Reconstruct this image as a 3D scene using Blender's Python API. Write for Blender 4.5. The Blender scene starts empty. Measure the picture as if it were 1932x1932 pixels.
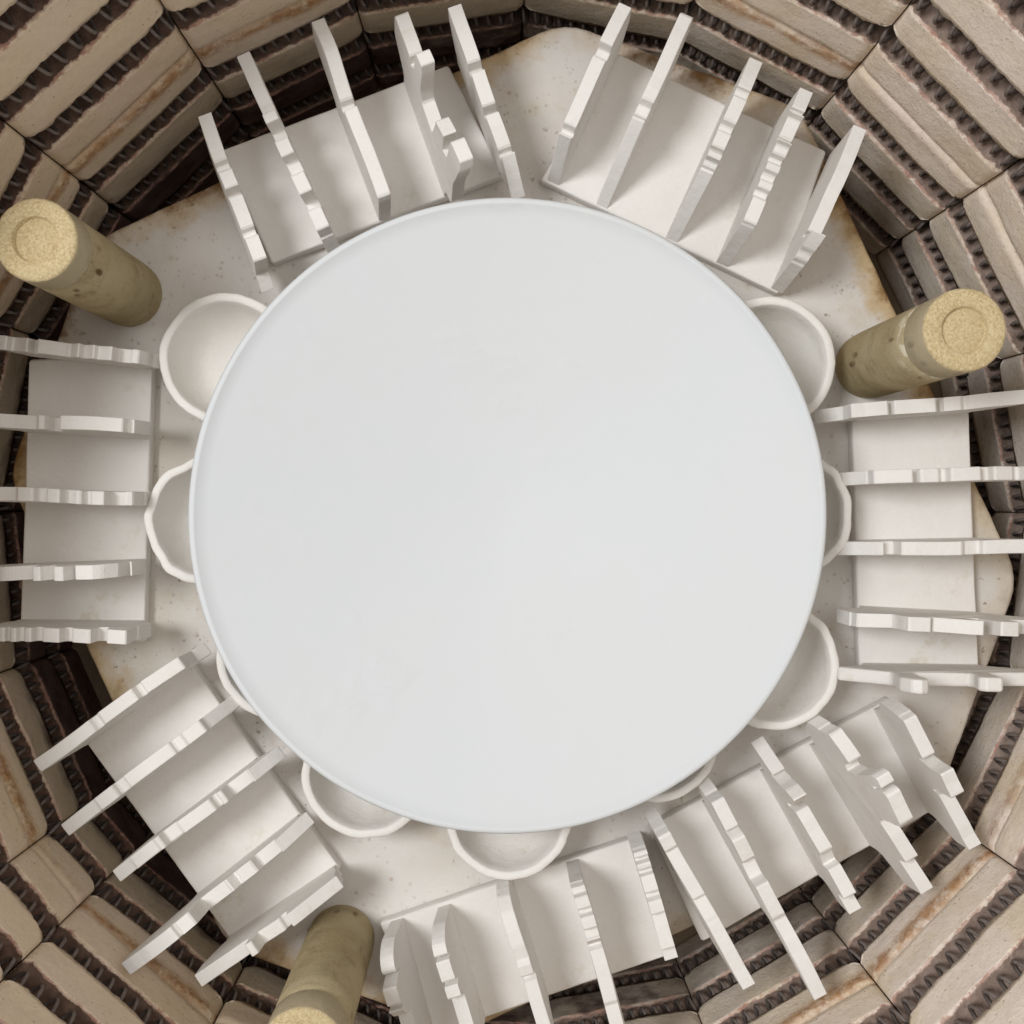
import bpy, bmesh, math, random
from mathutils import Vector, noise
R = math.radians
random.seed(7)
C = bpy.context.scene
MM = 0.001
PX = 0.315            # one picture pixel of a 1932 px wide picture at shelf level, in mm
H = 714.0             # camera height above the kiln shelf, mm
NU, NV = 930.0, 950.0 # where the plumb line under the camera meets the picture

# ------------------------------------------------------------------ camera, world, light
cam = bpy.data.cameras.new('camera')
cam.sensor_width = 36.0
cam.lens = 18.0 * H / (966 * PX)
cam.shift_x = (966 - NU) / 1932.0
cam.shift_y = -(966 - NV) / 1932.0
cam.clip_start = 0.01
cam.clip_end = 50
co = bpy.data.objects.new('camera', cam)
co.location = (0, 0, H * MM)
C.collection.objects.link(co)
C.camera = co

w = bpy.data.worlds.new('World')
C.world = w
w.use_nodes = True
bg = w.node_tree.nodes['Background']
bg.inputs[0].default_value = (1.0, 0.945, 0.885, 1)
bg.inputs[1].default_value = 0.40

def area_light(name, loc, target, size, energy, color):
    l = bpy.data.lights.new(name, 'AREA')
    l.shape = 'DISK'
    l.size = size
    l.energy = energy
    l.color = color
    o = bpy.data.objects.new(name, l)
    o.location = loc
    d = Vector(target) - Vector(loc)
    o.rotation_euler = d.to_track_quat('-Z', 'Y').to_euler()
    C.collection.objects.link(o)
area_light('workshop_lamp', (-0.95, 0.28, 1.95), (0, 0, 0), 0.62, 28.5, (0.97, 0.985, 1.0))
area_light('ceiling_lamp', (0.55, 0.45, 2.3), (0, 0, 0), 1.5, 10.0, (1.0, 0.975, 0.94))

C.view_settings.view_transform = 'Standard'
C.view_settings.look = 'None'
C.view_settings.exposure = 0.0
C.view_settings.gamma = 1.0
C.render.engine = 'CYCLES'
C.cycles.max_bounces = 8
C.cycles.diffuse_bounces = 5

# ------------------------------------------------------------------ helpers
def P(u, v, z=0.0):
    """a picture point seen at height z (mm) -> x, y in mm"""
    k = (H - z) / H * PX
    return Vector(((u - NU) * k, -(v - NV) * k))

def obj(name, me, mat=None, parent=None):
    o = bpy.data.objects.new(name, me)
    C.collection.objects.link(o)
    if mat:
        me.materials.append(mat)
    if parent:
        o.parent = parent
    return o

def empty(name, loc=(0, 0, 0)):
    o = bpy.data.objects.new(name, None)
    o.empty_display_size = 0.02
    o.location = loc
    C.collection.objects.link(o)
    return o

def tag(o, label=None, cat=None, group=None, kind=None):
    if label: o['label'] = label
    if cat: o['category'] = cat
    if group: o['group'] = group
    if kind: o['kind'] = kind
    return o

def mesh(name, verts, faces, smooth=True):
    me = bpy.data.meshes.new(name)
    me.from_pydata([tuple(c * MM for c in v) for v in verts], [], faces)
    me.update()
    bm = bmesh.new(); bm.from_mesh(me)
    bmesh.ops.recalc_face_normals(bm, faces=bm.faces)
    bm.to_mesh(me); bm.free()
    if smooth:
        me.polygons.foreach_set('use_smooth', [True] * len(me.polygons))
    return me

def nz(x, y, z=0.0):
    return noise.noise(Vector((x, y, z)))

# ------------------------------------------------------------------ materials
class NT:
    def __init__(s, name, rough=0.9):
        s.m = bpy.data.materials.new(name)
        s.m.use_nodes = True
        s.t = s.m.node_tree
        s.b = s.t.nodes['Principled BSDF']
        s.b.inputs['Roughness'].default_value = rough
        s.b.inputs['Specular IOR Level'].default_value = 0.06
        s.co = s.t.nodes.new('ShaderNodeTexCoord').outputs['Object']
        s.bump_n = None
    def n(s, typ, **kw):
        x = s.t.nodes.new('ShaderNode' + typ)
        for k, v in kw.items(): setattr(x, k, v)
        return x
    def l(s, a, b): s.t.links.new(a, b)
    def noise(s, scale, detail=4, rough=0.6, co=None):
        x = s.n('TexNoise'); x.inputs['Scale'].default_value = scale
        x.inputs['Detail'].default_value = detail; x.inputs['Roughness'].default_value = rough
        s.l(co or s.co, x.inputs['Vector']); return x.outputs['Fac']
    def vor(s, scale):
        x = s.n('TexVoronoi'); x.inputs['Scale'].default_value = scale
        s.l(s.co, x.inputs['Vector']); return x.outputs['Distance']
    def ramp(s, fac, a, b, lo=0.0, hi=1.0):
        x = s.n('MapRange'); x.interpolation_type = 'SMOOTHSTEP'
        for i, v in ((1, a), (2, b), (3, lo), (4, hi)): x.inputs[i].default_value = v
        s.l(fac, x.inputs[0]); return x.outputs[0]
    def math(s, op, a, b=None):
        x = s.n('Math', operation=op)
        for i, v in ((0, a), (1, b)):
            if v is None: continue
            if isinstance(v, (int, float)): x.inputs[i].default_value = v
            else: s.l(v, x.inputs[i])
        return x.outputs[0]
    def mix(s, fac, a, b):
        x = s.n('Mix', data_type='RGBA')
        if isinstance(fac, (int, float)): x.inputs[0].default_value = fac
        else: s.l(fac, x.inputs[0])
        for i, v in ((6, a), (7, b)):
            if isinstance(v, tuple): x.inputs[i].default_value = v + (1,) if len(v) == 3 else v
            else: s.l(v, x.inputs[i])
        return x.outputs[2]
    def attr(s, name):
        x = s.n('Attribute'); x.attribute_name = name; return x.outputs['Fac']
    def color(s, c): s.l(c, s.b.inputs['Base Color'])
    def bump(s, h, strength, dist):
        x = s.n('Bump'); x.inputs['Strength'].default_value = strength
        x.inputs['Distance'].default_value = dist
        s.l(h, x.inputs['Height'])
        if s.bump_n is not None: s.l(s.bump_n, x.inputs['Normal'])
        s.bump_n = x.outputs[0]; s.l(s.bump_n, s.b.inputs['Normal'])

def clay_mat(name, a, b, speck):
    k = NT(name, 0.85)
    big = k.noise(14, 4)
    c = k.mix(k.ramp(big, .3, .7), a, b)
    fine = k.noise(420, 3)
    c = k.mix(k.ramp(fine, .25, .75, 0, .12), c, (a[0] * .86, a[1] * .84, a[2] * .80))
    d = k.math('MULTIPLY', k.ramp(k.vor(70), .0, .045, 1, 0), k.ramp(k.noise(9, 2), .52, .62))
    c = k.mix(k.math('MULTIPLY', d, speck), c, (.20, .15, .10))
    st = k.math('MULTIPLY', k.ramp(k.noise(48, 4, .65), .60, .72), k.ramp(k.noise(8, 2), .46, .60))
    c = k.mix(k.math('MULTIPLY', st, .5), c, (.62, .56, .42))
    k.color(c)
    k.bump(k.noise(900, 4), .3, .0007)
    k.bump(k.noise(70, 4), .45, .002)
    return k.m
M_rack = clay_mat('white_clay', (.83, .81, .78), (.805, .775, .74), .25)
M_bowl = clay_mat('pinched_clay', (.85, .83, .795), (.82, .79, .75), .25)

def plate_mat():
    k = NT('smooth_white_clay', 0.8)
    c = k.mix(k.ramp(k.noise(7, 4), .3, .7), (.685, .715, .735), (.695, .715, .723))
    d = k.math('MULTIPLY', k.ramp(k.vor(60), .0, .03, 1, 0), k.ramp(k.noise(13, 2), .57, .62))
    c = k.mix(k.math('MULTIPLY', d, .4), c, (.36, .33, .28))
    k.color(c)
    k.bump(k.noise(700, 4), .1, .0005)
    sc = k.n('Mapping'); sc.inputs['Scale'].default_value = (1, 1.5, 1); sc.inputs['Rotation'].default_value = (0, 0, .5)
    k.l(k.co, sc.inputs['Vector'])
    mark = k.math('MULTIPLY', k.noise(110, 5, .7, sc.outputs[0]), k.ramp(k.noise(19, 2), .60, .70))
    k.bump(mark, .4, .0014)
    k.bump(k.noise(16, 3), .10, .006)
    return k.m
M_plate = plate_mat()

def post_mat():
    k = NT('tan_fireclay', 0.92)
    c = k.mix(k.ramp(k.noise(30, 4), .35, .65), (.42, .34, .19), (.50, .42, .265))
    c = k.mix(k.ramp(k.noise(48, 5, .75), .48, .68, 0, .7), c, (.31, .245, .14))
    c = k.mix(k.ramp(k.noise(650, 4, .7), .35, .7, 0, .35), c, (.60, .51, .34))
    st = k.n('Mapping'); st.inputs['Scale'].default_value = (1, 1, .30); k.l(k.co, st.inputs['Vector'])
    v = k.n('TexVoronoi'); v.inputs['Scale'].default_value = 120; k.l(st.outputs[0], v.inputs['Vector'])
    d = k.math('MULTIPLY', k.ramp(v.outputs['Distance'], .13, .27, 1, 0), k.ramp(k.noise(22, 2), .49, .60))
    c = k.mix(k.math('MULTIPLY', d, .85), c, (.10, .055, .022))
    c = k.mix(k.math('MULTIPLY', k.attr('cap'), .45), c, (.46, .40, .30))
    rs = k.math('MULTIPLY', k.attr('residue'), k.ramp(k.noise(130, 4), .50, .60))
    c = k.mix(k.math('MULTIPLY', rs, .8), c, (.78, .72, .58))
    # the sawn, coarse top face
    top = k.attr('coarse')
    g = k.mix(k.ramp(k.noise(750, 5, .8), .36, .64), (.47, .355, .18), (.70, .575, .36))
    g = k.mix(k.ramp(k.noise(120, 3), .4, .7, 0, .5), g, (.60, .50, .30))
    c = k.mix(top, c, g)
    k.color(c)
    k.bump(k.noise(620, 5, .8), .5, .0012)
    k.bump(k.noise(120, 5, .7), .6, .0016)
    return k.m
M_post = post_mat()

def brick_mat():
    k = NT('insulating_firebrick', 0.95)
    lit_side = k.attr('lit_tint')
    c = k.mix(lit_side, (.80, .635, .465), (.95, .855, .78))  # pale end is the lit right wall: side light painted into the brick
    c = k.mix(k.ramp(k.noise(24, 4), .35, .7, 0, .55), c, (.80, .665, .44))
    c = k.mix(k.ramp(k.noise(300, 4, .7), .4, .75, 0, .35), c, (.62, .52, .385))
    c = k.mix(k.ramp(k.math('ADD', k.attr('gap_shade'), k.math('MULTIPLY', k.math('SUBTRACT', k.noise(40, 4), .5), .8)), .35, .75), c, k.mix(k.ramp(k.noise(50, 4), .3, .7), (.115, .068, .058), (.20, .135, .115)))  # maroon darkening below shelf level paints in the shade of the gap
    # pits
    sp = k.math('MULTIPLY', k.ramp(k.vor(260), .07, .21, 1, 0), k.ramp(k.noise(120, 2), .48, .6))
    c = k.mix(k.math('MULTIPLY', sp, .6), c, (.17, .115, .065))
    # rust along some joints
    ru = k.attr('rust')
    rf = k.math('MULTIPLY', ru, k.ramp(k.noise(90, 5, .75), .30, .58))
    c = k.mix(k.math('MULTIPLY', rf, .85), c, k.mix(k.ramp(k.noise(200, 3), .4, .6), (.34, .145, .045), (.50, .26, .10)))
    # pink scorch by the grooves
    e = k.attr('scorch')
    ef = k.ramp(k.math('ADD', e, k.math('MULTIPLY', k.math('SUBTRACT', k.noise(150, 6, .8), .5), 2.4)), .55, .95)
    ef = k.math('MULTIPLY', ef, k.ramp(k.noise(35, 3), .30, .58, .35, .95))
    c = k.mix(ef, c, k.mix(k.ramp(k.noise(60, 3), .4, .6), (.47, .25, .19), (.62, .40, .31)))
    # oxide crust inside the grooves
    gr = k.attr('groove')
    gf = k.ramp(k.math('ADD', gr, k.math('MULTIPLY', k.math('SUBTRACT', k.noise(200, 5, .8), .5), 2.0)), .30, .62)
    dk = k.mix(lit_side, k.mix(k.ramp(k.noise(160, 4), .35, .65), (.095, .046, .030), (.165, .090, .058)), k.mix(k.ramp(k.noise(160, 4), .35, .65), (.30, .22, .18), (.43, .335, .28)))  # crust colour also painted paler towards the lit right side
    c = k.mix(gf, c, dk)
    k.color(c)
    k.bump(sp, -.5, .0012)
    k.bump(k.noise(420, 5, .7), .55, .0012)
    k.bump(k.noise(60, 4), .35, .003)
    return k.m
M_brick = brick_mat()

def coil_mat():
    k = NT('oxidised_wire', 0.6)
    k.b.inputs['Specular IOR Level'].default_value = 0.4
    c = k.mix(k.ramp(k.noise(200, 3), .3, .7), (.21, .175, .16), (.145, .115, .10))
    k.color(c)
    k.bump(k.noise(900, 3), .4, .0004)
    return k.m
M_coil = coil_mat()

SH_C = P(969, 995); SH_A = 826 * PX; SH_CUT = 490 * PX   # shelf centre, half width, half length of a long side
SH_ROT = R(25.0)
def shelf_mat():
    k = NT('kiln_washed_shelf', 0.93)
    c = k.mix(k.ramp(k.noise(9, 5), .3, .7), (.66, .625, .585), (.74, .715, .685))
    c = k.mix(k.ramp(k.noise(22, 5, .7), .52, .72, 0, .55), c, (.58, .49, .37))
    c = k.mix(k.ramp(k.noise(5, 3), .52, .70, 0, .6), c, (.56, .49, .36))
    rot = k.n('VectorRotate', rotation_type='Z_AXIS'); rot.inputs['Angle'].default_value = 0
    sx = k.n('SeparateXYZ'); k.l(k.co, sx.inputs[0])
    ax = k.math('ABSOLUTE', sx.outputs[0]); ay = k.math('ABSOLUTE', sx.outputs[1])
    sq = k.math('DIVIDE', k.math('MAXIMUM', ax, ay), SH_A * MM)
    dg = k.math('DIVIDE', k.math('ADD', ax, ay), (SH_A + SH_CUT) * MM)
    edge = k.math('MAXIMUM', sq, dg)
    calm = k.math('MAXIMUM', k.ramp(sx.outputs[1], -.15, -.05), k.ramp(sx.outputs[0], 0.0, -.12))
    e = k.math('ADD', edge, k.math('MULTIPLY', k.math('SUBTRACT', k.noise(26, 5, .7), .5), .16))
    gate = k.math('MULTIPLY', k.ramp(k.noise(6, 2), .30, .50), k.ramp(calm, 0, 1, .25, 1))
    c = k.mix(k.math('MULTIPLY', k.ramp(e, .935, .985), k.math('MULTIPLY', gate, .8)), c, (.52, .37, .17))
    c = k.mix(k.math('MULTIPLY', k.ramp(e, .97, 1.01), k.math('MULTIPLY', k.ramp(k.noise(45, 4), .34, .54), k.ramp(calm, 0, 1, .3, .92))), c, (.22, .115, .04))
    fl = k.math('MULTIPLY', k.ramp(k.noise(210, 3, .6), .62, .70), k.ramp(k.noise(24, 3), .42, .62))
    c = k.mix(k.math('MULTIPLY', fl, .8), c, (.26, .19, .13))
    fl2 = k.math('MULTIPLY', k.ramp(k.noise(75, 4, .65), .64, .72), k.ramp(k.noise(13, 3), .45, .6))
    c = k.mix(k.math('MULTIPLY', fl2, .7), c, (.38, .27, .17))
    sp = k.math('MULTIPLY', k.ramp(k.vor(190), .10, .28, 1, 0), k.ramp(k.noise(34, 3), .47, .62))
    c = k.mix(k.math('MULTIPLY', sp, .35), c, (.25, .19, .14))
    sp2 = k.math('MULTIPLY', k.ramp(k.vor(75), .05, .14, 1, 0), k.ramp(k.noise(17, 2), .52, .60))
    c = k.mix(k.math('MULTIPLY', sp2, .4), c, (.33, .19, .10))
    k.color(c)
    k.bump(k.noise(500, 4), .3, .0008)
    k.bump(k.noise(60, 4), .4, .0015)
    return k.m
M_shelf = shelf_mat()

def floor_mat():
    k = NT('dark_brick_floor', 0.95)
    k.color(k.mix(k.ramp(k.noise(30, 4), .3, .7), (.20, .15, .10), (.30, .23, .16)))
    k.bump(k.noise(300, 4), .5, .002)
    return k.m
M_floor = floor_mat()

# ------------------------------------------------------------------ kiln wall
KC = P(969, 995)               # kiln axis
KR = 1010 * PX                 # wall radius to the brick corners
SEAMS = [142, 123.5, 105.3, 86.4, 68.3, 50.1, 33, 15.8, -1, -18, -34.9, -51.4, -68.1, -84.5, -101,
         -118.2, -135.8, -143.4, -161, -179, -200, -218]
def hit(deg, r):
    """where a plumb plane through the camera axis meets the circle of the wall"""
    d = Vector((math.cos(R(deg)), math.sin(R(deg))))
    b = -d.dot(KC); c = KC.length_squared - r * r
    return d * (-b + math.sqrt(b * b - c))
CORN = [hit(a, KR) for a in SEAMS]
Z_G = [188, 136, 87, 7, -46, -98]     # heights of the coil grooves
Z_J = 46                              # bed joint between the two courses
Z_TOP, Z_BOT = 246, -138
kiln = tag(empty('kiln_wall', (KC.x * MM, KC.y * MM, Z_BOT * MM)),
           'round kiln wall of cream firebrick with coiled heating elements in its grooves', 'kiln wall')
KO = Vector((KC.x, KC.y, Z_BOT))

def brick_profile(z0, z1, grooves):
    """(depth, z, groove, scorch, edge) rows from top to bottom"""
    rows = []
    def face(a, b, top_lip, low_lip):
        n = max(3, int(abs(a - b) / 3.2))
        for i in range(n + 1):
            z = a + (b - a) * i / n
            s = 0.0
            if top_lip: s = max(s, .8 - (a - z) / 9.0)      # just under a groove: scorched edge
            if low_lip: s = max(s, .25 - (z - b) / 8.0)
            lip = (1 if (top_lip and i == 0) else 0) + (2 if (low_lip and i == n) else 0)
            rows.append((0, z, 0, max(0, s), lip))
    top = z1
    for g in sorted(grooves, reverse=True):
        up, lo = g + 9.5, g - 9.5
        face(top, up, top != z1, True)
        rows.extend([(1.2, up + .9, .7, 1, 2), (7, up + 1.0, 1, 1, 0), (16, up - 1.0, 1, 1, 0), (20, g + 3, 1, 1, 0), (20, g - 4, 1, 1, 0),
                     (17, lo + 1.5, 1, 1, 0), (9, lo + .2, 1, 1, 0), (5, lo - .2, .95, 1, 0), (2, lo - .2, .75, 1, 1)])
        top = lo
    face(top, z0, top != z1, False)
    # chamfer at the two bed joints
    d, z, a, b, c = rows[0]; rows[0] = (2.2, z, a, b, c)
    d, z, a, b, c = rows[-1]; rows[-1] = (2.2, z, a, b, c)
    return rows

def make_brick(i, course):
    p0, p1 = CORN[i], CORN[i + 1]
    z0, z1, gs = (Z_J + .5, Z_TOP, Z_G[:3]) if course == 0 else (Z_BOT, Z_J - .5, Z_G[3:])
    rows = brick_profile(z0, z1, gs)
    L = (p1 - p0).length
    n = max(14, int(L / 1.9))
    seed = i * 7.3 + course * 31
    rnd = random.Random(i * 13 + course)
    off = rnd.uniform(0, 2.4) + (0 if course == 0 else rnd.uniform(0, 1.2))
    tilt = rnd.uniform(-1.4, 1.4)
    out = ((p0 + p1) / 2 - KC).normalized()
    pit = rnd.uniform(5.8, 7.4)
    lit_tint = 0.15 + .85 * (0.5 + 0.5 * out.x) * rnd.uniform(.8, 1.0)  # paler to the right as if lit from the left, plus random tone
    rust_w = rnd.choice([0, .3, .6, 1.0, .9]) if course == 1 else rnd.choice([0, 0, .35])
    if i in (0, 1) and course == 1: rust_w = 1.0
    if i in (10, 11, 20) and course == 1: rust_w = 1.0
    if i in (5, 6, 7, 8) : rust_w *= .15
    V, F, G, S, U, O = [], [], [], [], [], []
    gap = .35
    nr = len(rows)
    for r_, (d, z, g, s, lip) in enumerate(rows):
        for c in range(n + 1):
            t = c / n
            x = gap + (L - 2 * gap) * t
            e = min(x, L - x)
            zz, dd = z, d + off + tilt * (t - .5) * 2
            # rounded arrises at the vertical joints
            if e < 4.5: dd += 2.6 * (1 - e / 4.5) ** 2
            if g == 0: dd += .7 * nz(x * .045, z * .06, seed) + .25 * nz(x * .3, z * .3, seed + 3)
            if lip & 2 or (g >= .7 and lip == 2):       # upper lip: scalloped by the coil, curling up at the ends
                sc = abs(math.sin(x * math.pi / pit + seed + 2.2 * nz(x * .03, seed, 3)))
                zz += .8 - (1.2 + 1.2 * nz(x * .05, seed)) * sc ** .7 + 1.6 * nz(x * .12, z, seed + 5) + .8 * nz(x * .5, z, seed)
                if e < 13: zz += 6.0 * (1 - e / 13) ** 1.6
            elif lip & 1:                                # lower lip: ragged
                zz += 2.4 * nz(x * .11, z * .1, seed + 9) + 1.9 * nz(x * .45, z * .1, seed + 11) - .4
                if e < 9: zz -= 2.0 * (1 - e / 9) ** 1.5
            elif g >= 1: dd += .9 * nz(x * .2, z * .2, seed + 2)
            b = p0 + (p1 - p0) * (x / L)
            q = KC + (b - KC) * (1 + dd / KR) if False else b + out * dd + (p1 - p0).normalized() * (dd * (t - .5) * 2 * L / (2 * KR))
            V.append((q.x - KO.x, q.y - KO.y, zz - KO.z))
            G.append(g); S.append(s); O.append(max(0.0, min(1.0, (-8 - z) / 45.0)) * (1.15 - 1.0 * lit_tint))  # painted gap shade deepens downwards, weaker on the lit right side
            # rust runs just under the bed joint, thinning towards the ends
            if course == 1:
                k = (Z_J - z); ru = max(0.0, 1 - abs(k - 6.5) / (8.5 + 6.0 * nz(x * .03, 0, seed))) if k < 22 else 0
                U.append(rust_w * min(1, ru * 1.5) if g == 0 else 0)
            else:
                k = z - Z_J; U.append(rust_w * max(0, 1 - k / 5) if g == 0 else 0)
    for r_ in range(nr - 1):
        for c in range(n):
            a = r_ * (n + 1) + c
            F.append((a, a + 1, a + n + 2, a + n + 1))
    # back and sides
    D = 48
    base = len(V)
    for z in (rows[0][1], rows[-1][1]):
        for t in (0, 1):
            b = p0 + (p1 - p0) * t
            q = b + out * D + (p1 - p0).normalized() * (D * (t - .5) * 2 * L / (2 * KR) * .96)
            V.append((q.x - KO.x, q.y - KO.y, z - KO.z)); G.append(0); S.append(0); U.append(0); O.append(0)
    tl, tr, bl, br = base, base + 1, base + 2, base + 3
    F.append(tuple([tl, tr] + list(range(n, -1, -1))))
    F.append(tuple(list(range((nr - 1) * (n + 1), nr * (n + 1))) + [br, bl]))
    F.append(tuple([r_ * (n + 1) for r_ in range(nr)] + [bl, tl]))
    F.append(tuple([tr, br] + [r_ * (n + 1) + n for r_ in range(nr - 1, -1, -1)]))
    F.append((tl, bl, br, tr))
    me = mesh('brick', V, F)
    for name, vals in (('groove', G), ('scorch', S), ('rust', U), ('gap_shade', O), ('lit_tint', [lit_tint] * len(V))):
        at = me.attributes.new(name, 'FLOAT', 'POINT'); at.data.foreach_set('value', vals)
    for p in me.polygons[-5:]: p.use_smooth = False
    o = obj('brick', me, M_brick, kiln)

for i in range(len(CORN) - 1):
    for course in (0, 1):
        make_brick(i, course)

def make_coil(zg, k):
    """one heating element: a wound wire lying in its groove all the way round"""
    pts = []
    inset = []
    for i in range(len(CORN) - 1):
        a, b = CORN[i], CORN[i + 1]
        out = ((a + b) / 2 - KC).normalized()
        inset.append((a, b, out))
    path = []
    for a, b, out in inset:
        d = (b - a)
        for j in range(8):
            t = (j + .5) / 8
            path.append(a + d * t + out * 9.2)
    path.append(path[0])
    cum = [0]
    for i in range(len(path) - 1): cum.append(cum[-1] + (path[i + 1] - path[i]).length)
    total = cum[-1]
    pitch = [11.5, 10.0, 8.4, 8.2, 7.8, 7.8][k]
    seg = 11
    turns = int(total / pitch)
    V, F = [], []
    j = 0
    wr, cr, ns = 1.05, 7.6, 6
    N = turns * seg
    for q in range(N + 1):
        s = min(total - 1e-6, total * q / N)
        while j < len(cum) - 2 and cum[j + 1] < s: j += 1
        t = (s - cum[j]) / max(1e-9, cum[j + 1] - cum[j])
        p = path[j].lerp(path[j + 1], t)
        tg = (path[j + 1] - path[j]).normalized()
        out = (p - KC).normalized()
        th = 2 * math.pi * q / seg + 1.2 * nz(s * .02, k * 3.1)
        sq = cr * (1 + .12 * nz(s * .04, k * 9.0, 4))
        e1 = Vector((out.x, out.y, 0)); e2 = Vector((0, 0, 1)); e3 = Vector((tg.x, tg.y, 0))
        c = Vector((p.x, p.y, zg - .9 + .5 * nz(s * .015, k)))
        rad = e1 * math.cos(th) + e2 * math.sin(th)
        ctr = c + rad * sq
        tang = (-e1 * math.sin(th) + e2 * math.cos(th)) * (2 * math.pi * sq) + e3 * pitch
        tang.normalize()
        b2 = tang.cross(rad).normalized()
        for m in range(ns):
            ph = 2 * math.pi * m / ns
            v = ctr + rad * (wr * math.cos(ph)) + b2 * (wr * math.sin(ph)) - KO
            V.append(tuple(v))
    for q in range(N):
        for m in range(ns):
            a = q * ns + m; b = q * ns + (m + 1) % ns
            F.append((a, b, b + ns, a + ns))
    obj('heating_coil', mesh('heating_coil', V, F), M_coil, kiln)
for k, zg in enumerate(Z_G): make_coil(zg, k)

# unseen steel jacket behind the bricks, added to keep outside light out of the seams
def jacket():
    V, F = [], []
    n = 40
    for r, z in ((KR + 46, Z_BOT), (KR + 46, Z_TOP - 3), (KR + 58, Z_TOP - 3), (KR + 58, Z_BOT)):
        for i in range(n):
            a = 2 * math.pi * i / n
            V.append((math.cos(a) * r, math.sin(a) * r, z - Z_BOT))
    for k in range(4):
        for i in range(n):
            j = (i + 1) % n; m = (k + 1) % 4
            F.append((k * n + i, k * n + j, m * n + j, m * n + i))
    k = NT('kiln_jacket', .5); k.color(k.mix(k.ramp(k.noise(20), .3, .7), (.20, .20, .20), (.26, .26, .25)))
    obj('steel_jacket', mesh('steel_jacket', V, F), k.m, kiln)
jacket()

# kiln floor
fv = [(0, 0, 0)] + [(math.cos(2 * math.pi * i / 40) * (KR + 60), math.sin(2 * math.pi * i / 40) * (KR + 60), 0) for i in range(40)]
fl = obj('kiln_floor', mesh('kiln_floor', fv, [(0, 1 + i, 1 + (i + 1) % 40) for i in range(40)]), M_floor)
fl.location = (KC.x * MM, KC.y * MM, (Z_BOT + 1) * MM)
tag(fl, kind='structure')

# ------------------------------------------------------------------ kiln shelf
def shelf():
    th = 18
    base = []
    a, c = SH_A, SH_CUT
    corners = [(a, -c), (a, c), (c, a), (-c, a), (-a, c), (-a, -c), (-c, -a), (c, -a)]
    n = len(corners)
    for i in range(n):
        p = Vector(corners[i]); q0 = Vector(corners[i - 1]); q1 = Vector(corners[(i + 1) % n])
        d0 = (q0 - p).normalized(); d1 = (q1 - p).normalized()
        rr = 16.0
        for t in (0, .25, .5, .75, 1):
            A_ = p + d0 * rr; B_ = p + d1 * rr
            pt = A_ * (1 - t) ** 2 + p * 2 * t * (1 - t) + B_ * t ** 2
            base.append(pt)
    # finer outline with worn edges
    pts = []
    for i in range(len(base)):
        p, q = base[i], base[(i + 1) % len(base)]
        m = max(1, int((q - p).length / 5))
        for j in range(m):
            r = p.lerp(q, j / m)
            k = 1 + .0018 * nz(r.x * .05, r.y * .05) + .0012 * nz(r.x * .2, r.y * .2, 5)
            pts.append(r * k)
    V, F = [], []
    n = len(pts)
    for z, k in ((-th, -1.5), (-th + 1.5, 0), (-1.6, 0), (-.5, -.6), (0, -2)):
        for p in pts:
            q = p * (1 + k / p.length)
            V.append((q.x, q.y, z))
    for r_ in range(4):
        for i in range(n):
            j = (i + 1) % n
            F.append((r_ * n + i, r_ * n + j, (r_ + 1) * n + j, (r_ + 1) * n + i))
    F.append(tuple(range(n - 1, -1, -1))); F.append(tuple(range(4 * n, 5 * n)))
    me = mesh('kiln_shelf', V, F)
    for p in me.polygons[-2:]: p.use_smooth = False
    o = obj('kiln_shelf', me, M_shelf)
    o.location = (SH_C.x * MM, SH_C.y * MM, 0)
    o.rotation_euler = (0, 0, SH_ROT)
    tag(o, 'large eight-sided off-white kiln shelf with rust-stained edges under all the pottery', 'kiln shelf')
shelf()

# ------------------------------------------------------------------ lathes
def lathe(name, prof, mat, n=96, wob=None, attr=None, cap=False):
    """prof: (radius, z) from the bottom centre round to the top centre"""
    V, F, A = [], [], []
    for k, (r, z) in enumerate(prof):
        for i in range(n):
            a = 2 * math.pi * i / n
            rr, zz = (r, z) if wob is None else wob(r, z, a)
            V.append((rr * math.cos(a), rr * math.sin(a), zz))
            A.append(attr(k, r, z) if attr else 0)
    for k in range(len(prof) - 1):
        for i in range(n):
            j = (i + 1) % n
            F.append((k * n + i, k * n + j, (k + 1) * n + j, (k + 1) * n + i))
    F.append(tuple(range(n - 1, -1, -1))); m = len(prof) - 1
    F.append(tuple(range(m * n, m * n + n)))
    me = mesh(name, V, F)
    if attr:
        at = me.attributes.new('coarse', 'FLOAT', 'POINT'); at.data.foreach_set('value', A)
        at = me.attributes.new('residue', 'FLOAT', 'POINT'); at.data.foreach_set('value', [1.0 if x == .01 else 0.0 for x in A])
        at = me.attributes.new('cap', 'FLOAT', 'POINT'); at.data.foreach_set('value', [1.0 if cap else 0.0] * len(A))
    return obj(name, me, mat)

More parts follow.
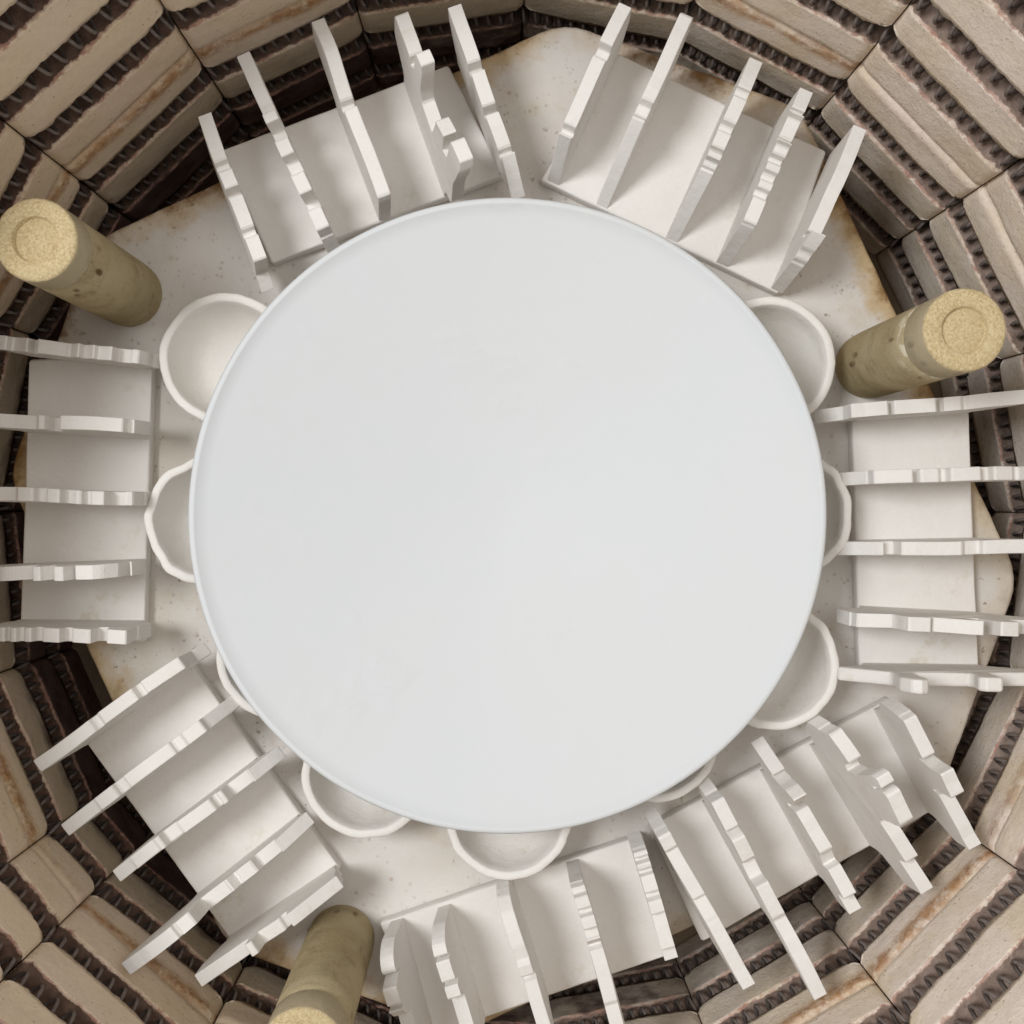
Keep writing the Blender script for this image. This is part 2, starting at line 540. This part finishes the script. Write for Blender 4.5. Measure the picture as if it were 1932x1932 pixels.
# big plate
def plate():
    Rm, zr = 603 * (H - 76) / H * PX, 76.0
    inner = []
    for i in range(29):
        t = i / 28
        r = 2 + (Rm - 6.4) * t
        inner.append((r, 35 + 39.6 * (t ** 1.5)))
    rim = [(Rm - 3.7, zr - .5), (Rm - 2.8, zr), (Rm - .9, zr - .4), (Rm, zr - 1.8), (Rm - .4, zr - 3.6)]
    under = []
    for i in range(14):
        t = 1 - i / 13
        r = 62 + (Rm - 62 - 4) * t
        under.append((r, 27 + 43 * (t ** 1.5)))
    foot = [(61, 25), (61, 2), (59, 0), (53, 0), (51, 2), (51, 24), (2, 25)]
    prof = list(reversed(foot)) + list(reversed(under)) + list(reversed(rim)) + list(reversed(inner))
    # order: bottom centre -> foot -> underside -> rim -> interior centre
    def wob(r, z, a):
        k = r / Rm
        return (r * (1 + .0018 * k * math.sin(2 * a + .6) + .0012 * k * nz(math.cos(a) * 3, math.sin(a) * 3, 2)),
                z + k ** 4 * (.6 * math.sin(2 * a + 1.1) + .35 * nz(math.cos(a) * 5, math.sin(a) * 5, 7)))
    o = lathe('plate', prof, M_plate, 192, wob)
    c = P(957.5, 973, 76)
    o.location = (c.x * MM, c.y * MM, 0)
    tag(o, 'huge shallow white plate resting in the middle above the small bowls', 'plate')
plate()

# small pinched bowls
def bowl(u, v, rpx, label, seed, zr=40.0, poly=.018):
    rim = rpx * (H - zr) / H * PX
    t_ = 5.0
    prof = [(2, 2.5), (rim * .40, 2.5), (rim * .44, 0), (rim * .54, 0), (rim * .60, 2.5), (rim * .76, 8), (rim * .89, 18), (rim * .965, 29), (rim * .995, 37),
            (rim - .15, zr - .8), (rim - .8, zr - .1), (rim - 2.6, zr + .1), (rim - t_ + .7, zr), (rim - t_ + .1, zr - .7),
            (rim - t_ - .8, 33), (rim - t_ - 2.6, 25), (rim - t_ - 6, 17), (rim - t_ - 11, 11.5), (rim * .45, 8.4), (rim * .2, 7.8), (2, 7.6)]
    def wob(r, z, a):
        k = min(1, r / rim)
        c, s = math.cos(a), math.sin(a)
        f = 1 + k * (poly * nz(c * 1.6, s * 1.6, seed) + (poly * .8 + .008) * nz(c * 4, s * 4, seed + 4) + .009 * nz(c * 9, s * 9, seed + z * .05))
        return r * f, z + k ** 3 * (z / zr) * (1.1 * nz(c * 2, s * 2, seed + 8) + .5 * nz(c * 7, s * 7, seed + 1))
    o = lathe('bowl', prof, M_bowl, 72, wob)
    c = P(u, v, zr)
    o.location = (c.x * MM, c.y * MM, 0)
    tag(o, label, 'bowl', 'small white bowls tucked under the rim of the plate')
bowl(425, 677, 125, 'small white bowl just below the upper left tan post', 1.5, poly=.008)
bowl(395, 982, 122, 'thick-rimmed white bowl with faceted edge beside the left-hand rack', 2.7, poly=.05)
bowl(527, 1238, 121, 'nearly hidden white bowl under the plate at the inner corner of the lower left rack', 3.9)
bowl(690, 1462, 122, 'small white bowl beside the inner edge of the lower left rack, above the bottom post', 4.2)
bowl(960, 1541, 120, 'white bowl sticking out under the bottom edge of the plate, touching the bottom rack', 5.1, poly=.022)
bowl(1240, 1398, 116, 'mostly hidden white bowl under the plate above the first dividers of the lower right rack', 6.6)
bowl(1463, 1257, 122, 'white bowl in shade between the right-hand rack and the lower right rack', 7.8)
bowl(1489, 968, 121, 'white bowl showing as a thin crescent beside the right-hand rack', 8.3, poly=.03)
bowl(1452, 684, 125, 'smooth white bowl touching the foot of the upper right tan post', 9.4, poly=.006)

# kiln posts
RP = 63 * PX
def post(u, v, hgt_low, hgt_cap, lab_low, lab_cap, seed, chalky=False):
    c = P(u, v)
    def wob(r, z, a):
        return r * (1 + .006 * nz(math.cos(a) * 2, math.sin(a) * 2, z * .02 + seed) + .003 * nz(math.cos(a) * 9, math.sin(a) * 9, z * .1 + seed)), \
               z + (.35 * nz(math.cos(a) * r * .4, math.sin(a) * r * .4, seed) if z > 5 else 0)
    h = hgt_low
    side = [(RP - .4 * (1 if k in (0, 8) else 0), 1 + (h - 2) * k / 8) for k in range(9)]
    prof = [(2, 0), (RP - 1.6, 0), (RP - .4, .8)] + side + [(RP - 1.4, h - .1), (RP * .5, h), (2, h)]
    o = lathe('kiln_post', prof, M_post, 72, wob, lambda k, r, z: .01 if (chalky and z > h - 1.6 and r > RP * .9) else 0.0)
    o.location = (c.x * MM, c.y * MM, 0)
    tag(o, lab_low, 'kiln post', 'tall tan kiln posts standing on the shelf')
    g = hgt_cap
    rc = RP * 1.005
    prof = [(2, 0), (rc - 2.0, 0), (rc - .5, 1.0), (rc, 2), (rc, g * .5), (rc, g - 2.0), (rc - .5, g - .7), (rc - 1.6, g),
            (rc * .75, g), (rc * .57, g), (rc * .55, g - .4), (rc * .535, g - 2.6), (rc * .51, g - 3.0), (rc * .47, g - 2.4), (rc * .22, g - 2.1), (2, g - 2.1)]
    def wob2(r, z, a):
        x, y = math.cos(a), math.sin(a)
        k = 1 if z > g - 3 else .3
        cx = .9 if r < rc * .6 else 0
        return r * (1 + k * (.006 * nz(x * 3, y * 3, seed + 20) + .008 * nz(x * 14, y * 14, seed + z))), z + (.35 * nz(x * r, y * r, seed + 2) if z > g - 3 else 0)
    q = lathe('kiln_post', prof, M_post, 96, wob2, lambda k, r, z: 1.0 if (k >= 6) else 0.0, cap=True)
    q.location = (c.x * MM, c.y * MM, (hgt_low + .7) * MM)
    q.rotation_euler = (0, 0, seed)
    tag(q, lab_cap, 'kiln post', 'short tan kiln posts stacked on the tall ones')
post(245, 555, 124, 23, 'tall tan kiln post with brown flecks at the upper left of the shelf',
     'short tan post with a round dimple, on top of the upper left tall post', 1.1)
post(1637, 690, 118, 29, 'tall tan kiln post on the right above the right-hand rack',
     'short tan post with a round dimple, on top of the right tall post', 2.3, True)
post(645, 1768, 124, 23, 'smooth tan kiln post standing between the lower left rack and the bottom rack',
     'short tan post with a crumbly top, cut off by the bottom edge of the photo', 3.6)

# ------------------------------------------------------------------ racks
ZS = 10.0
FT = 7.6       # divider thickness
def slab_mesh(quad, th, rnd):
    pts = []
    n = 4
    for i in range(n):
        p, q0, q1 = quad[i], quad[i - 1], quad[(i + 1) % n]
        d0 = (q0 - p).normalized(); d1 = (q1 - p).normalized()
        for t in (0, .33, .67, 1):
            A_, B_ = p + d0 * rnd, p + d1 * rnd
            pts.append(A_ * (1 - t) ** 2 + p * 2 * t * (1 - t) + B_ * t ** 2)
    fin = []
    for i in range(len(pts)):
        p, q = pts[i], pts[(i + 1) % len(pts)]
        m = max(1, int((q - p).length / 8))
        for j in range(m): fin.append(p.lerp(q, j / m))
    c = sum(fin, Vector((0, 0))) / len(fin)
    V, F = [], []
    N = len(fin)
    for z, k in ((0, -.8), (1, 0), (th - 1.6, 0), (th - .5, -.5), (th, -1.6)):
        for p in fin:
            d = (p - c); w_ = .35 * nz(p.x * .06, p.y * .06, 3)
            q = p + d.normalized() * (k + w_)
            V.append((q.x, q.y, z))
    for r_ in range(4):
        for i in range(N):
            j = (i + 1) % N
            F.append((r_ * N + i, r_ * N + j, (r_ + 1) * N + j, (r_ + 1) * N + i))
    F.append(tuple(range(N - 1, -1, -1))); F.append(tuple(range(4 * N, 5 * N)))
    return V, F

def clip_line(a, b, quad):
    """parameter range of the line a + t(b - a) inside the convex quad"""
    c = sum(quad, Vector((0, 0))) / 4
    lo, hi = -9.0, 9.0
    d = b - a
    for i in range(4):
        p, q = quad[i], quad[(i + 1) % 4]
        nrm = Vector((q.y - p.y, p.x - q.x))
        if nrm.dot(c - p) < 0: nrm = -nrm
        den = nrm.dot(d); num = nrm.dot(a - p)
        if abs(den) < 1e-6: continue
        t = -num / den
        # skip the two sides that run along the divider
        if abs(den) / (nrm.length * d.length) < .5: continue
        if den > 0: lo = max(lo, t)
        else: hi = min(hi, t)
    return lo, hi

def divider(a, b, quad, prof, lean, seed):
    """upright sheet of clay with a hand-cut outline; a, b: plan ends of its top edge"""
    L = (b - a).length
    d = (b - a) / L
    nrm = Vector((-d.y, d.x))
    t0, t1 = clip_line(a, b, quad)
    s0, s1 = t0 * L + 1.0, t1 * L - 1.0
    p0, p1 = prof[0][0] * L, prof[-1][0] * L
    pts = []                         # outline (s, z), counter-clockwise from the inner foot
    f0 = max(s0, min(p0 + 2, s0 + 30)); f1 = min(s1, max(p1 - 2, s1 - 30))
    if p0 < s0 - 3 or 0 < p0 - s0 < 24: f0 = s0
    if 0 < s1 - p1 < 16: f1 = s1
    if p1 > s1 + 3: f1 = s1
    pts.append((f1, ZS - .6)); 
    if p1 > f1 + 5: pts += [(f1 + .6, ZS + 9), (f1 + 3, ZS + 14), (p1 - 1.5, max(ZS + 15, prof[-1][1] - 20)), (p1, max(ZS + 19, prof[-1][1] - 16))]
    top = [(t * L, z) for t, z in reversed(prof)]
    # round the cut corners by hand-wiping: cut each corner short
    sm = [top[0]]
    for i in range(1, len(top) - 1):
        p = Vector(top[i]); q0 = Vector(top[i - 1]); q1 = Vector(top[i + 1])
        c0 = min(.9, (q0 - p).length * .42); c1 = min(.9, (q1 - p).length * .42)
        if c0 < .05 or c1 < .05: sm.append(top[i]); continue
        A_ = p + (q0 - p).normalized() * c0; B_ = p + (q1 - p).normalized() * c1
        for t in (0, 1): sm.append(tuple(A_ * (1 - t) ** 2 + p * 2 * t * (1 - t) + B_ * t ** 2))
    top = sm
    out = []
    for i in range(len(top) - 1):
        (sa, za), (sb, zb) = top[i], top[i + 1]
        ln = math.hypot(sb - sa, zb - za)
        m = max(1, int(ln / 5.5))
        for j in range(m):
            t = j / m
            k = .6 if 0 < j else .15
            s = sa + (sb - sa) * t; z = za + (zb - za) * t
            out.append((s + k * nz(s * .3, z * .3, seed), z + k * 1.3 * nz(s * .25, z * .1, seed + 7) + 1.1 * nz(s * .07, seed, 5)))
    out.append(top[-1])
    pts += out
    if p0 < f0 - 5: pts += [(p0, max(ZS + 19, prof[0][1] - 16)), (p0 + 1.5, max(ZS + 15, prof[0][1] - 20)), (f0 - 3, ZS + 14), (f0 - .6, ZS + 9)]
    pts.append((f0, ZS - .6))
    me = bpy.data.meshes.new('divider')
    bm = bmesh.new()
    loop = []
    for side in (-1, 1):
        row = []
        for s, z in pts:
            ln = lean * (z - 60) / 50.0 + 1.3 * nz(s * .022, z * .02, seed + 3)
            q = a + d * s + nrm * (side * FT / 2 + ln)
            row.append(bm.verts.new((q.x * MM, q.y * MM, z * MM)))
        loop.append(row)
    n = len(pts)
    bm.faces.new(loop[0]); bm.faces.new(list(reversed(loop[1])))
    for i in range(n):
        j = (i + 1) % n
        bm.faces.new((loop[0][j], loop[0][i], loop[1][i], loop[1][j]))
    bmesh.ops.recalc_face_normals(bm, faces=bm.faces)
    bm.to_mesh(me); bm.free()
    return me

def rack(label, quad_px, fins):
    quad = [P(u, v, ZS) for u, v in quad_px]
    ctr = sum(quad, Vector((0, 0))) / 4
    root = tag(empty('toast_rack', (ctr.x * MM, ctr.y * MM, 0)), label, 'toast rack', 'white clay racks with five upright dividers')
    V, F = slab_mesh([q - ctr for q in quad], ZS, 1.8)
    o = obj('base', mesh('base', V, F), M_rack, root)
    for p in o.data.polygons[-2:]: p.use_smooth = False
    for k, (pa, pb, prof, lean) in enumerate(fins):
        a, b = P(pa[0], pa[1], 60) - ctr, P(pb[0], pb[1], 60) - ctr
        me = divider(a, b, [q - ctr for q in quad], prof, lean, ctr.x * .1 + k * 5.7)
        f = obj('divider', me, M_rack, root)
        bv = f.modifiers.new('bevel', 'BEVEL'); bv.width = .0015; bv.segments = 2; bv.limit_method = 'ANGLE'; bv.angle_limit = R(38)
        bv.use_clamp_overlap = True

def st(*runs):
    """profile from runs (t0, t1, z0, z1)"""
    out = []
    for t0, t1, z0, z1 in runs: out += [(t0, z0), (t1, z1)]
    return out

# each divider: inner end and outer end of its top edge, outline (position along it, height), lean
rack('white rack right of the upper left post, one divider with knobbed arms',
     [(415, 284), (846, 122), (950, 331), (513, 497)],
     [((490, 490), (387, 216), st((-.12, -.02, 34, 36), (0, .16, 60, 60), (.19, .22, 50, 50), (.24, .44, 55, 60), (.46, .48, 50, 51), (.5, .62, 62, 60), (.64, .69, 50, 49), (.71, 1, 55, 60)), -7.5),
      ((624, 462), (459, 104), st((0, .07, 48, 50), (.09, .2, 60, 58), (.215, .26, 46, 45), (.275, .38, 62, 60), (.4, .46, 50, 51), (.475, .56, 62, 60), (.58, .63, 50, 47), (.645, .70, 64, 62), (.715, .74, 52, 54), (.76, 1, 56, 62)), -1),
      ((728, 382), (598, 32), st((0, .02, 50, 58), (.03, .5, 62, 64), (.515, .54, 54, 54), (.56, .75, 60, 66), (.8, 1, 66, 56)), -4),
      ((872, 345), (752, 22), st((0, .03, 40, 48), (.03, .0, 56, 84), (.015, .14, 94, 92), (.155, .21, 62, 58), (.22, .33, 78, 72), (.36, .52, 46, 50), (.55, .545, 60, 84), (.56, .64, 92, 90), (.655, .70, 66, 60), (.72, .96, 68, 66), (.98, .98, 60, 58)), -5),
      ((981, 358), (859, 16), st((0, .2, 58, 60), (.21, .235, 48, 48), (.25, .43, 54, 58), (.44, .455, 48, 49), (.47, .65, 60, 62), (.665, .69, 50, 51), (.71, 1, 60, 64)), 0)])
rack('white rack at the upper right with thin, nearly straight dividers',
     [(1165, 100), (1560, 285), (1470, 555), (1020, 340)],
     [((1043, 303), (1181, 9), st((0, .19, 52, 54), (.2, .23, 48, 48), (.245, .66, 56, 60), (.675, .73, 53, 53), (.745, 1, 62, 60)), 1),
      ((1162, 320), (1299, 22), st((0, .33, 56, 58), (.36, .42, 53, 53), (.44, .97, 60, 62), (.985, 1, 57, 56)), 1),
      ((1303, 391), (1430, 108), st((0, .26, 54, 56), (.275, .30, 60, 60), (.31, .35, 67, 66), (.36, .38, 57, 57), (.39, .49, 63, 64), (.50, .55, 56, 57), (.565, .72, 63, 64), (.735, .78, 57, 58), (.79, 1, 62, 56)), 0),
      ((1402, 452), (1523, 167), st((0, .11, 52, 54), (.12, .28, 58, 59), (.29, .33, 54, 54), (.34, .39, 60, 60), (.40, .44, 55, 56), (.45, .50, 62, 61), (.51, .54, 56, 56), (.55, .60, 63, 64), (.61, .65, 70, 58), (.66, .78, 62, 63), (.79, .85, 70, 57), (.86, 1, 62, 58)), 0),
      ((1505, 517), (1627, 238), st((0, .10, 46, 48), (.11, .15, 54, 57), (.16, .24, 62, 74), (.245, .27, 50, 50), (.28, .58, 58, 60), (.6, 1, 61, 58)), 0)])
rack('white rack at the left edge of the photo below the upper left post',
     [(54, 678), (288, 670), (272, 1212), (37, 1206)],
     [((258, 672), (-28, 642), st((-.12, -.02, 30, 34), (0, .05, 56, 57), (.06, .15, 50, 52), (.16, .27, 62, 56), (.28, .37, 61, 54), (.38, .47, 61, 53), (.48, .65, 55, 62), (.66, .70, 52, 53), (.71, .84, 63, 55), (.85, 1, 62, 58)), 1.5),
      ((266, 805), (-40, 790), st((0, .06, 56, 58), (.07, .10, 52, 52), (.11, .5, 60, 61), (.52, .58, 47, 47), (.6, .64, 60, 60), (.65, 1, 56, 60)), -1),
      ((250, 939), (-45, 931), st((-.05, -.01, 40, 40), (0, .05, 58, 60), (.06, .16, 48, 50), (.18, .27, 62, 60), (.28, .32, 54, 54), (.33, .37, 60, 60), (.38, .45, 52, 54), (.46, .55, 62, 60), (.56, .62, 54, 55), (.63, .74, 61, 60), (.75, 1, 56, 58)), 0),
      ((252, 1074), (-45, 1084), st((0, .04, 54, 55), (.05, .07, 48, 49), (.085, .16, 62, 70), (.22, .33, 73, 71), (.335, .36, 64, 74), (.38, .44, 78, 76), (.46, .52, 66, 74), (.53, .58, 76, 74), (.59, .75, 60, 66), (.80, 1, 66, 58)), 0),
      ((238, 1202), (-45, 1196), st((-.06, -.01, 42, 42), (0, .14, 60, 58), (.15, .22, 50, 51), (.23, .36, 63, 60), (.37, .42, 55, 55), (.43, .56, 64, 60), (.57, .62, 54, 54), (.63, .68, 62, 60), (.69, .72, 56, 56), (.73, .77, 62, 61), (.78, .8, 56, 56), (.81, 1, 61, 57)), 0)])
rack('white rack at the right edge of the photo under the right-hand tan post',
     [(1607, 770), (1828, 764), (1848, 1284), (1622, 1290)],
     [((1566, 777), (1925, 752), st((0, .11, 42, 44), (.12, .31, 58, 60), (.325, .34, 52, 52), (.35, .56, 58, 60), (.575, .6, 50, 50), (.61, .70, 58, 58), (.715, .73, 54, 54), (.74, 1, 56, 66)), 0),
      ((1607, 904), (1968, 890), st((0, .11, 50, 51), (.12, .32, 60, 61), (.33, .36, 52, 52), (.37, .47, 58, 57), (.48, .51, 53, 53), (.52, .68, 60, 60), (.69, .74, 52, 52), (.75, .86, 59, 56), (.87, .9, 52, 52), (.91, 1, 60, 60)), 0),
      ((1597, 1036), (1972, 1032), st((0, .2, 50, 56), (.21, .27, 48, 48), (.28, .58, 60, 61), (.6, .68, 57, 55), (.69, 1, 60, 62)), 0),
      ((1607, 1170), (1972, 1184), st((0, .03, 48, 48), (.04, .21, 56, 58), (.22, .225, 62, 72), (.235, .355, 78, 77), (.36, .365, 70, 68), (.375, .61, 73, 80), (.62, .685, 50, 50), (.695, .70, 58, 68), (.71, .81, 76, 74), (.82, .825, 66, 56), (.84, 1, 58, 62)), 0),
      ((1598, 1278), (1972, 1282), st((0, .21, 58, 60), (.22, .165, 64, 92), (.19, .225, 102, 105), (.27, .30, 102, 92), (.31, .34, 66, 62), (.36, .60, 62, 64), (.61, .575, 68, 84), (.60, .68, 88, 87), (.70, .72, 82, 60), (.76, 1, 58, 62)), 2)])
rack('white rack at the lower left, left of the bottom post',
     [(352, 1240), (643, 1640), (437, 1777), (152, 1388)],
     [((338, 1251), (68, 1446), st((-.1, -.03, 34, 36), (0, .25, 56, 58), (.27, .30, 50, 51), (.32, .55, 57, 58), (.57, .60, 53, 54), (.62, 1, 58, 60)), -1),
      ((430, 1330), (122, 1567), st((-.05, .14, 40, 58), (.15, .26, 64, 63), (.28, .33, 58, 58), (.34, .62, 62, 60), (.63, .68, 54, 55), (.69, .80, 60, 60), (.81, 1, 55, 60)), -1),
      ((520, 1428), (212, 1657), st((0, .16, 58, 60), (.17, .30, 48, 50), (.31, .34, 62, 62), (.35, .38, 54, 54), (.39, .58, 60, 60), (.6, .68, 54, 54), (.69, .72, 62, 62), (.73, .88, 58, 59), (.89, 1, 52, 55)), -1),
      ((576, 1555), (234, 1826), st((0, .15, 60, 61), (.17, .28, 48, 50), (.29, .37, 58, 58), (.38, .41, 56, 64), (.42, .54, 62, 60), (.555, .545, 60, 78), (.55, .62, 86, 87), (.63, .64, 82, 82), (.65, .93, 86, 78)), -2),
      ((636, 1678), (374, 1852), st((0, .33, 62, 64), (.345, .38, 54, 54), (.40, .56, 58, 54), (.57, .62, 68, 68), (.63, 1, 54, 60)), -1)])
rack('white rack right of the bottom post, cut by the bottom edge of the photo',
     [(716, 1742), (1213, 1575), (1276, 1798), (800, 1960)],
     [((724, 1790), (778, 1990), st((0, .008, 36, 44), (.02, .04, 50, 55), (.075, .12, 60, 63), (.17, .22, 64, 62), (.24, .27, 52, 66), (.29, .46, 72, 70), (.48, .5, 64, 64), (.51, .62, 70, 60), (.64, 1, 50, 54)), -3),
      ((822, 1762), (892, 1990), st((0, .01, 38, 44), (.03, .06, 51, 57), (.09, .17, 60, 62), (.18, .20, 54, 54), (.21, .38, 63, 62), (.4, .42, 54, 54), (.43, .53, 60, 60), (.55, 1, 50, 56)), -2),
      ((948, 1688), (1044, 1985), st((0, .01, 40, 47), (.03, .06, 54, 58), (.10, .20, 62, 65), (.30, .40, 66, 64), (.42, .50, 66, 64), (.51, .55, 55, 52), (.57, 1, 56, 58)), 0),
      ((1086, 1664), (1180, 1985), st((0, .03, 48, 52), (.04, .07, 58, 57), (.08, .15, 63, 63), (.16, .19, 57, 57), (.20, .27, 63, 63), (.28, .33, 57, 57), (.34, .40, 60, 50), (.42, .72, 56, 58), (.74, 1, 54, 58)), 0),
      ((1203, 1592), (1274, 1828), st((0, .05, 52, 56), (.06, .10, 61, 61), (.11, .14, 55, 55), (.15, .20, 62, 61), (.21, .24, 56, 56), (.25, .38, 62, 62), (.40, .44, 54, 54), (.46, .56, 60, 60), (.58, .87, 52, 55), (.88, 1, 46, 46)), -1)])
rack('white rack at the lower right below the shaded bowl, its long dividers overhanging',
     [(1225, 1560), (1680, 1317), (1770, 1524), (1325, 1778)],
     [((1240, 1550), (1412, 1860), st((0, .06, 46, 52), (.08, .17, 60, 58), (.18, .48, 54, 55), (.49, .6, 50, 58), (.61, 1, 60, 62)), 2),
      ((1342, 1488), (1548, 1878), st((0, .05, 44, 44), (.06, .2, 58, 58), (.21, .23, 52, 60), (.24, .35, 62, 58), (.37, .45, 50, 50), (.46, .62, 62, 60), (.64, .72, 56, 57), (.74, 1, 58, 62)), 1),
      ((1448, 1410), (1626, 1730), st((0, .16, 52, 54), (.17, .20, 48, 60), (.21, .25, 70, 78), (.26, .31, 76, 66), (.33, .35, 50, 50), (.36, .60, 62, 64), (.62, .70, 58, 52), (.71, .87, 60, 62), (.88, 1, 48, 50)), 2),
      ((1560, 1360), (1758, 1686), st((0, .05, 46, 48), (.06, .22, 62, 66), (.24, .28, 56, 54), (.285, .235, 66, 94), (.245, .30, 99, 98), (.31, .325, 84, 84), (.325, .34, 96, 99), (.50, .515, 96, 92), (.53, .56, 66, 60), (.64, .8, 62, 62), (.81, 1, 50, 54)), 5),
      ((1706, 1334), (1846, 1602), st((0, .06, 48, 54), (.08, .35, 60, 58), (.37, .4, 50, 62), (.41, .58, 76, 74), (.59, .61, 46, 46), (.63, 1, 52, 56)), 2)])

# pale dish standing on the kiln floor, glimpsed past the shelf edge
lo = lathe('dish', [(2, 0), (30, 0), (34, 3), (48, 22), (50, 26), (46, 26), (43, 22), (28, 7), (2, 7)], M_bowl, 64)
c = P(395, 1610, -112)
lo.location = (c.x * MM, c.y * MM, (Z_BOT + 1) * MM)
tag(lo, 'pale dish low in the dark gap behind the lower left rack, only its edge showing', 'dish')
